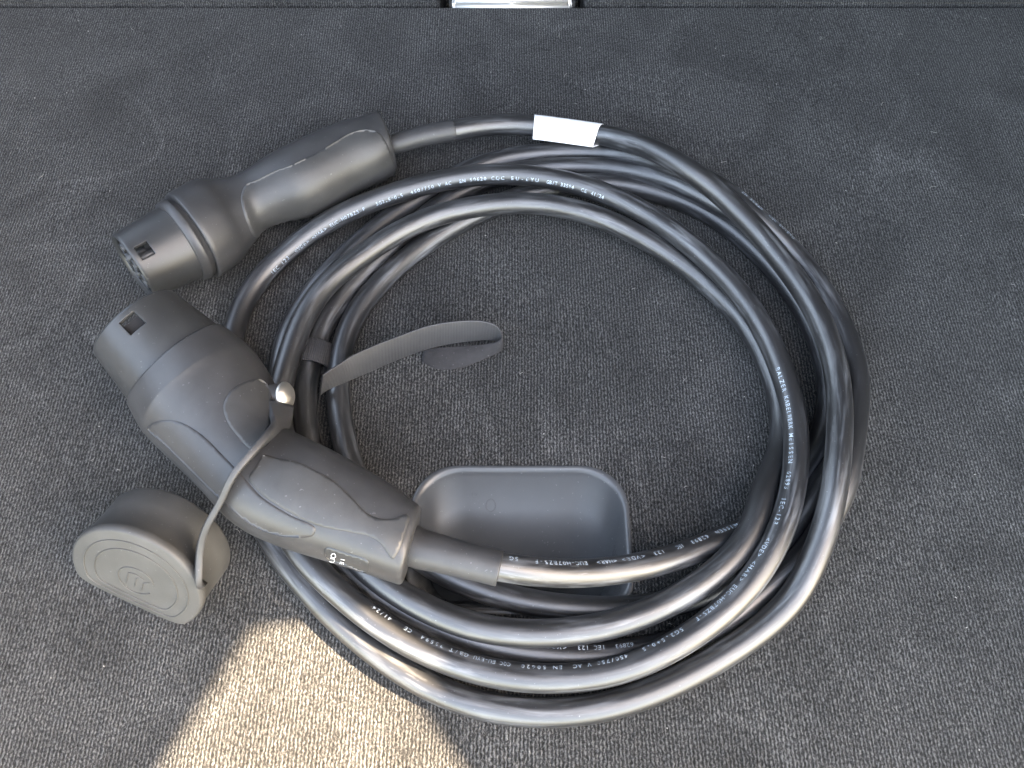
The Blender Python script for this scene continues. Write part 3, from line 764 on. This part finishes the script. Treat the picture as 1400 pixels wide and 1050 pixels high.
for f in (.80, .635):
    pts = [cap_pt(x, y, .0001) for x, y in dshape(CRAD*f)]; pts.append(pts[0]); CS.append(tube('raised_ring', pts, .00036, M['cap'], None, 6, False))
pts = [cap_pt(.0085*math.cos(a), .0085*math.sin(a), .0001) for a in np.linspace(math.radians(20), math.radians(330), 40)]
CS.append(tube('emblem', pts, .00038, M['cap'], None, 6))
for seg_ in (((-.004, -.004), (-.004, .0035), (-.001, .0045)), ((0, -.004), (0, .002)), ((.0035, -.0045), (.0035, .001), (.006, .003)), ((-.001, .0045), (.003, .0035))):
    pts = resample([list(cap_pt(x, y, .0001)) for x, y in seg_], step=.0008); CS.append(tube('emblem', pts, .00032, M['cap'], None, 6))
# tether strap : over the housing, then down to the rim of the cap
tl = []
for (x, y, zz) in ((384,553,.061),(384,570,.063),(380,586,.067),(367,606,0),(350,626,0),(328,650,0)):
    loc, nor = hit(bb, x, y)
    tl.append(W(x, y, zz) if zz or loc is None else loc+nor*.0045)
rim = min((cap_pt(*[c_*.985 for c_ in p], -.0025) for p in dshape(CRAD)), key=lambda p: math.hypot(proj(p)[0]-262, proj(p)[1]-797))
zr = rim.z
tl += [W(304,683,.069), W(289,707,.064), W(278,730,(.064+zr)/2+.005), W(272.5,754,zr+.010), W(271,776,zr+.006), W(271.5,793,zr+.003), W(268,802,zr+.001), rim+cn*.0005]
TP = resample(catmull([list(p) for p in tl], 8), step=.002)
for _ in range(12): TP[1:-1] = .5*TP[1:-1]+.25*(TP[:-2]+TP[2:])
wv = []
m_ = len(TP); TT = np.gradient(TP, axis=0); TT /= np.linalg.norm(TT, axis=1)[:, None]
for i in range(m_):
    t = i/(m_-1); v_ = np.array(CAM)-TP[i]; v_ /= np.linalg.norm(v_); sd = np.cross(TT[i], v_); sd /= np.linalg.norm(sd)
    tw = np.interp(t, [0, .12, .3, 1], [1.1, .55, .12, -.12]); d = v_*math.cos(tw)+sd*math.sin(tw)
    d -= TT[i]*np.dot(d, TT[i]); wv.append(d/np.linalg.norm(d))
wv = np.array(wv); hw = np.interp(np.linspace(0, 1, m_), [0, .12, .25, 1], [.0060, .0054, .0045, .0043])[:, None]
CS.append(ribbon('tether_strap', TP-wv*hw, TP+wv*hw, .0028, M['sleeve']))
for o in CS: o.parent = capo

# ---------------- the smaller plug, far side
c0 = W(181, 366, .0325); c1 = W(265, 323, .0275)
q0 = 98/2*depth(c0)/FPX; q1 = 110/2*depth(c1)/FPX; qb = 126/2*depth(c1)/FPX
nose = (c1-c0).normalized()
st = [(266,250,324,357,25.5,.98,2.08),(296,245,334,341,25,.95,2.1),(322,242,347,326,25,.93,2.15),(346,229,363,311,25,.92,2.15),(370,213,391,301,25.5,.92,2.2),
      (397,199,433,292,25,.95,2.2),(449,177,482,264,24.5,.98,2.25),(490,167,522,244,24.5,1.0,2.5),(511,162,540,231,24.5,1.05,3.0)]
plug, rows2 = loft('plug', st, M['body'], nose, c1, qb); PARTS.append(plug)
plug['label'] = 'smaller grey plug resting on the carpet with its open contact end'
pb = obj_bvh(plug)
SUB = []
ext = nose*.003
sh, fr = shell_part('front_shell', c0, c1+ext, q0, q1, (197, 343), (7.6, 8.0), M['shell']); SUB.append(sh)
V, F = disc_block(fr[0], fr[1], fr[2], fr[3], q0*.80, .012, fr[4]); SUB.append(mesh_obj('contact_block', V, F, M['dark'], smooth=False))
SUB += pin_tubes(fr, q0*.92, .0012, .014, M['shell'], math.radians(100))
x_ = (c1-c0).length
SUB.append(ring_band('collar', fr[0], fr[1], fr[2], fr[3], [(x_-.0090, q1*.93), (x_-.0089, q1*1.0), (x_-.0083, q1*1.035), (x_-.0046, q1*1.075), (x_-.0036, q1*1.07), (x_-.0032, q1*1.02), (x_-.0012, q1*1.02), (x_-.0008, q1*1.0)], M['body']))
SUB.append(patch('grip_panel', pb, [(335,253),(351,246),(377,233),(397,226),(416,217),(436,207),(461,192),(479,182),(500,177),(518,181),(529,196),(536,214),(541,238),(505,262),(474,280),(420,302),(385,312),(362,322),(347,324),(339,309),(332,289),(329,269)], M['grip'], .0008, 3.0, 1.5))
sl = cone_sleeve('strain_relief', [(542,207,530,185,24.5), (545,208.5,536,184,24.5), (580,200,573,173,24.3), (623,192,617,164,23.5)], M['sleeve']); SUB.append(sl)
for o in SUB: o.parent = plug

# ---------------- white label folded round the cord as a flag
sa = arc_at((731, 171), 0, .5); sb = arc_at((820, 183), 0, .5)
idx = [i for i in range(n) if sa <= ar[i] <= sb]
V = []; F = []
sec = []
for k in range(25):
    a = math.radians(-35-290*k/24 + 0); sec.append((math.cos(a), math.sin(a)))
sec = []
f0, f1 = math.radians(-70), math.radians(50)
rl = R+.0004
for k in range(21):
    a = math.radians(60)+k/20*math.radians(205); sec.append((rl*math.cos(a), rl*math.sin(a)))   # from top over the far side to below
sec = [(rl+.0052, .0008)] + [(rl*.86, rl*.62)] + sec + [(rl*.2, -rl*.98), (rl+.0050, .0000)]
for j, i in enumerate(idx):
    for (x, y) in sec:
        wob = 1+.0*j
        V.append(cp[i]+S[i]*x*wob+U[i]*y)
ns = len(sec)
for j in range(len(idx)-1):
    for k in range(ns): F.append((j*ns+k, j*ns+(k+1) % ns, (j+1)*ns+(k+1) % ns, (j+1)*ns+k))
lab = mesh_obj('white_label', V, F, M['label']); PARTS.append(lab); lab['label'] = 'plain white label wrapped round the cord near the smaller plug'
md = lab.modifiers.new('thick', 'SOLIDIFY'); md.thickness = .0003; md.offset = 1
adopt(root, PARTS)

# ================================================================== hook-and-loop strap
SW = .020
strap_root = empty('cable_strap', tuple(W(430, 520, 0)))
tag(strap_root, 'dark woven hook and loop strap looped round one strand, its tail curling on carpet', 'strap')
bot = [(437,541,12),(444,535,14),(458,528,14.5),(475,521,14),(501,510,11),(540,493,8),(591,475,6),(643,466,6),(668,464.5,6),(681,467,5.5),(687,472,4),(684,480,2),(668,488,1),(630,503,.8),(604,505,.8),(588,501,.8),(577,494,.8)]
top = [(441,513,30),(449,507,30),(462,499,29),(480,487,28),(503,476,26),(541,461,24),(591,444,22),(643,438,21),(666,440,21),(680,446,20),(686,456,17),(684,464,12),(672,469,7),(636,473,4),(608,475,3.5),(590,476,3.5),(580,478,3.5)]
rr_ = catmull([list(W(*p[:2], p[2]/1000))+list(W(*q[:2], q[2]/1000)) for p, q in zip(bot, top)], 8)
rr_ = resample(rr_, step=.0022)
BP = rr_[:, :3]; m_ = len(BP)
tail = ribbon('strap_tail', BP, rr_[:, 3:], .0011, M['strap'])
# the strap's loop side shows where it folds back
tail.data.materials.append(M['strap_loop'])
def rside(p): return 0 if max(v % 8 for v in p.vertices) <= 3 else (1 if min(v % 8 for v in p.vertices) >= 4 else 2)
k_ = m_//3
pf = [p for p in tail.data.polygons if p.vertices[0]//8 == k_ and rside(p) == 0][1]
a_, b2_, c2_ = [Vector(tail.data.vertices[v].co) for v in pf.vertices[:3]]
cen_ = np.array(pf.center); mid_ = (BP[k_]+rr_[k_, 3:])/2
front0 = float(np.dot(cen_-mid_, np.array(CAM)-mid_)) > 0
for p in tail.data.polygons:
    sd = rside(p); p.material_index = 0 if sd == (0 if front0 else 1) else 1
def strip_uv(o, m):
    uvl = o.data.uv_layers.new(name='UVMap'); 
    for p in o.data.polygons:
        for li, vi in zip(p.loop_indices, p.vertices): uvl.data[li].uv = (ar_l[min(vi//8, m-1)], (vi % 8)/8*.02)
ar_l = np.r_[0, np.cumsum(np.linalg.norm(np.diff(BP, axis=0), axis=1))]; strip_uv(tail, m_)
# ring round the strand
si = int(np.argmin(np.abs(ar-arc_at((424, 490), *window((414, 560), (448, 428))))))
c = cp[si]; t_ = T[si]; s_ = S[si]; u_ = U[si]
RA = []; RB = []
for k in range(61):
    a = math.radians(-60 + 360*k/60*1.0); rr = .0082+.0012*math.cos(a)
    p = c+s_*rr*math.cos(a)*1.25+u_*(rr*math.sin(a)+.0012)
    p[2] = max(p[2], .0007)
    RA.append(p-t_*.0070); RB.append(p+t_*.0070)
ringo = ribbon('strap_loop', RA, RB, .0012, M['strap_dark'])
ar_l = np.r_[0, np.cumsum(np.linalg.norm(np.diff(np.array(RA), axis=0), axis=1))]; strip_uv(ringo, 61)
adopt(strap_root, [tail, ringo])

# lint and grit caught in the pile
V = []; F = []
for k in range(150):
    x, y = random.uniform(-.36, .36), random.uniform(-.20, .30); a = random.uniform(0, 6.28); L = random.choice([.0006, .0009, .0014, .0022, .004]); w_ = .00010 if L > .001 else .00022
    if RX0-.01 < x < RX1+.01 and RY0-.01 < y < RY1+.01: continue
    p = np.array([x, y]); base = len(V); cur = random.uniform(-1.2, 1.2); m = 5
    for j in range(m):
        d = np.array([math.cos(a), math.sin(a)]); nn_ = np.array([-d[1], d[0]])
        zz = .0007+.0004*math.sin(j/(m-1)*math.pi)
        for (o, h_) in ((-w_, 0), (0, w_*1.6), (w_, 0)): V.append((p[0]+nn_[0]*o, p[1]+nn_[1]*o, zz+h_))
        p = p+d*L/(m-1); a += cur/(m-1)
    for j in range(m-1):
        q_ = base+j*3; F += [(q_, q_+1, q_+4, q_+3), (q_+1, q_+2, q_+5, q_+4)]
lint = mesh_obj('carpet_lint', V, F, simple('pale_lint', (.30, .29, .27), .9)); tag(lint, 'tiny pale lint fibres and grit caught in the carpet', 'lint', kind='stuff')

# ================================================================== unseen panels round the boot, added to cast shade and shape one sunbeam
XW = .60
def sun_uv(x, y, zz): 
    """where the sun ray through a point crosses the right shade panel x = XW"""
    k = (XW-x)/SUNV.x; return (y+SUNV.y*k, zz+SUNV.z*k)
def puv(px, py, zmm): p = W(px, py, zmm/1000.); return sun_uv(p.x, p.y, p.z)
win = [puv(330, 860, 0), puv(425, 850, 0), puv(470, 826, 24)]  # made-up opening, outline traced back along the sun from the lit patch
ya, za = puv(520, 738, 64)
win += [(ya-.006, za+.006), (ya+.006, za+.004), (ya+.006, za-.005), (ya-.006, za-.008)]
win += [puv(600, 905, 16), puv(600, 985, 0), puv(660, 1062, 0), puv(720, 1150, 0), puv(140, 1150, 0)]
print('window', [(round(a, 3), round(b, 3)) for a, b in win])
Z1 = 1.15; Y0w, Y1w = -.31, .62
outer = [Vector((Y0w, -.03)), Vector((Y1w, -.03)), Vector((Y1w, Z1)), Vector((Y0w, Z1))]
wpoly = [Vector(p) for p in win]
v2 = outer+wpoly; m = len(wpoly)
vo, eo, fo, *_ = delaunay_2d_cdt(v2, [(i, (i+1) % 4) for i in range(4)]+[(4+i, 4+(i+1) % m) for i in range(m)], [], 0, 1e-7)
def inpoly(c, P):
    x, y = c; ins = False; j = len(P)-1
    for i in range(len(P)):
        a, b_ = P[i], P[j]
        if (a.y > y) != (b_.y > y) and x < (b_.x-a.x)*(y-a.y)/(b_.y-a.y)+a.x: ins = not ins
        j = i
    return ins
fs = [tuple(f) for f in fo if not inpoly(sum((vo[i] for i in f), Vector((0, 0)))/len(f), wpoly)]
side = mesh_obj('side_shade', [(XW, p.x, p.y) for p in vo], fs, M['trim'], smooth=False)  # added out of view: blocks the sun except through the shaped opening
md = side.modifiers.new('t', 'SOLIDIFY'); md.thickness = .012; md.offset = 0
tag(side, 'unseen dark panel added on the right, its opening cut to shape the sunbeam', kind='structure')
bm = bmesh.new(); box(bm, -.66, .66, -.20, .64, Z1, Z1+.03)  # added out of view: cuts off the sky overhead
o = bm_obj('overhead_shade', bm, M['trim'], smooth=False); tag(o, 'unseen dark slab added overhead to hold back skylight', kind='structure')
bm = bmesh.new(); box(bm, -.66, .66, .625, .65, -.03, Z1-.002)  # added out of view: keeps the far side dark
o = bm_obj('far_shade', bm, M['trim'], smooth=False); tag(o, 'unseen dark panel added at the far end to hold back skylight', kind='structure')
bm = bmesh.new(); box(bm, -.64, -.62, -.40, .62, -.03, .30)  # added out of view: kept low so some light enters from the left
o = bm_obj('side_shade', bm, M['trim'], smooth=False); tag(o, 'unseen low dark panel added on the left to limit the side light', kind='structure')
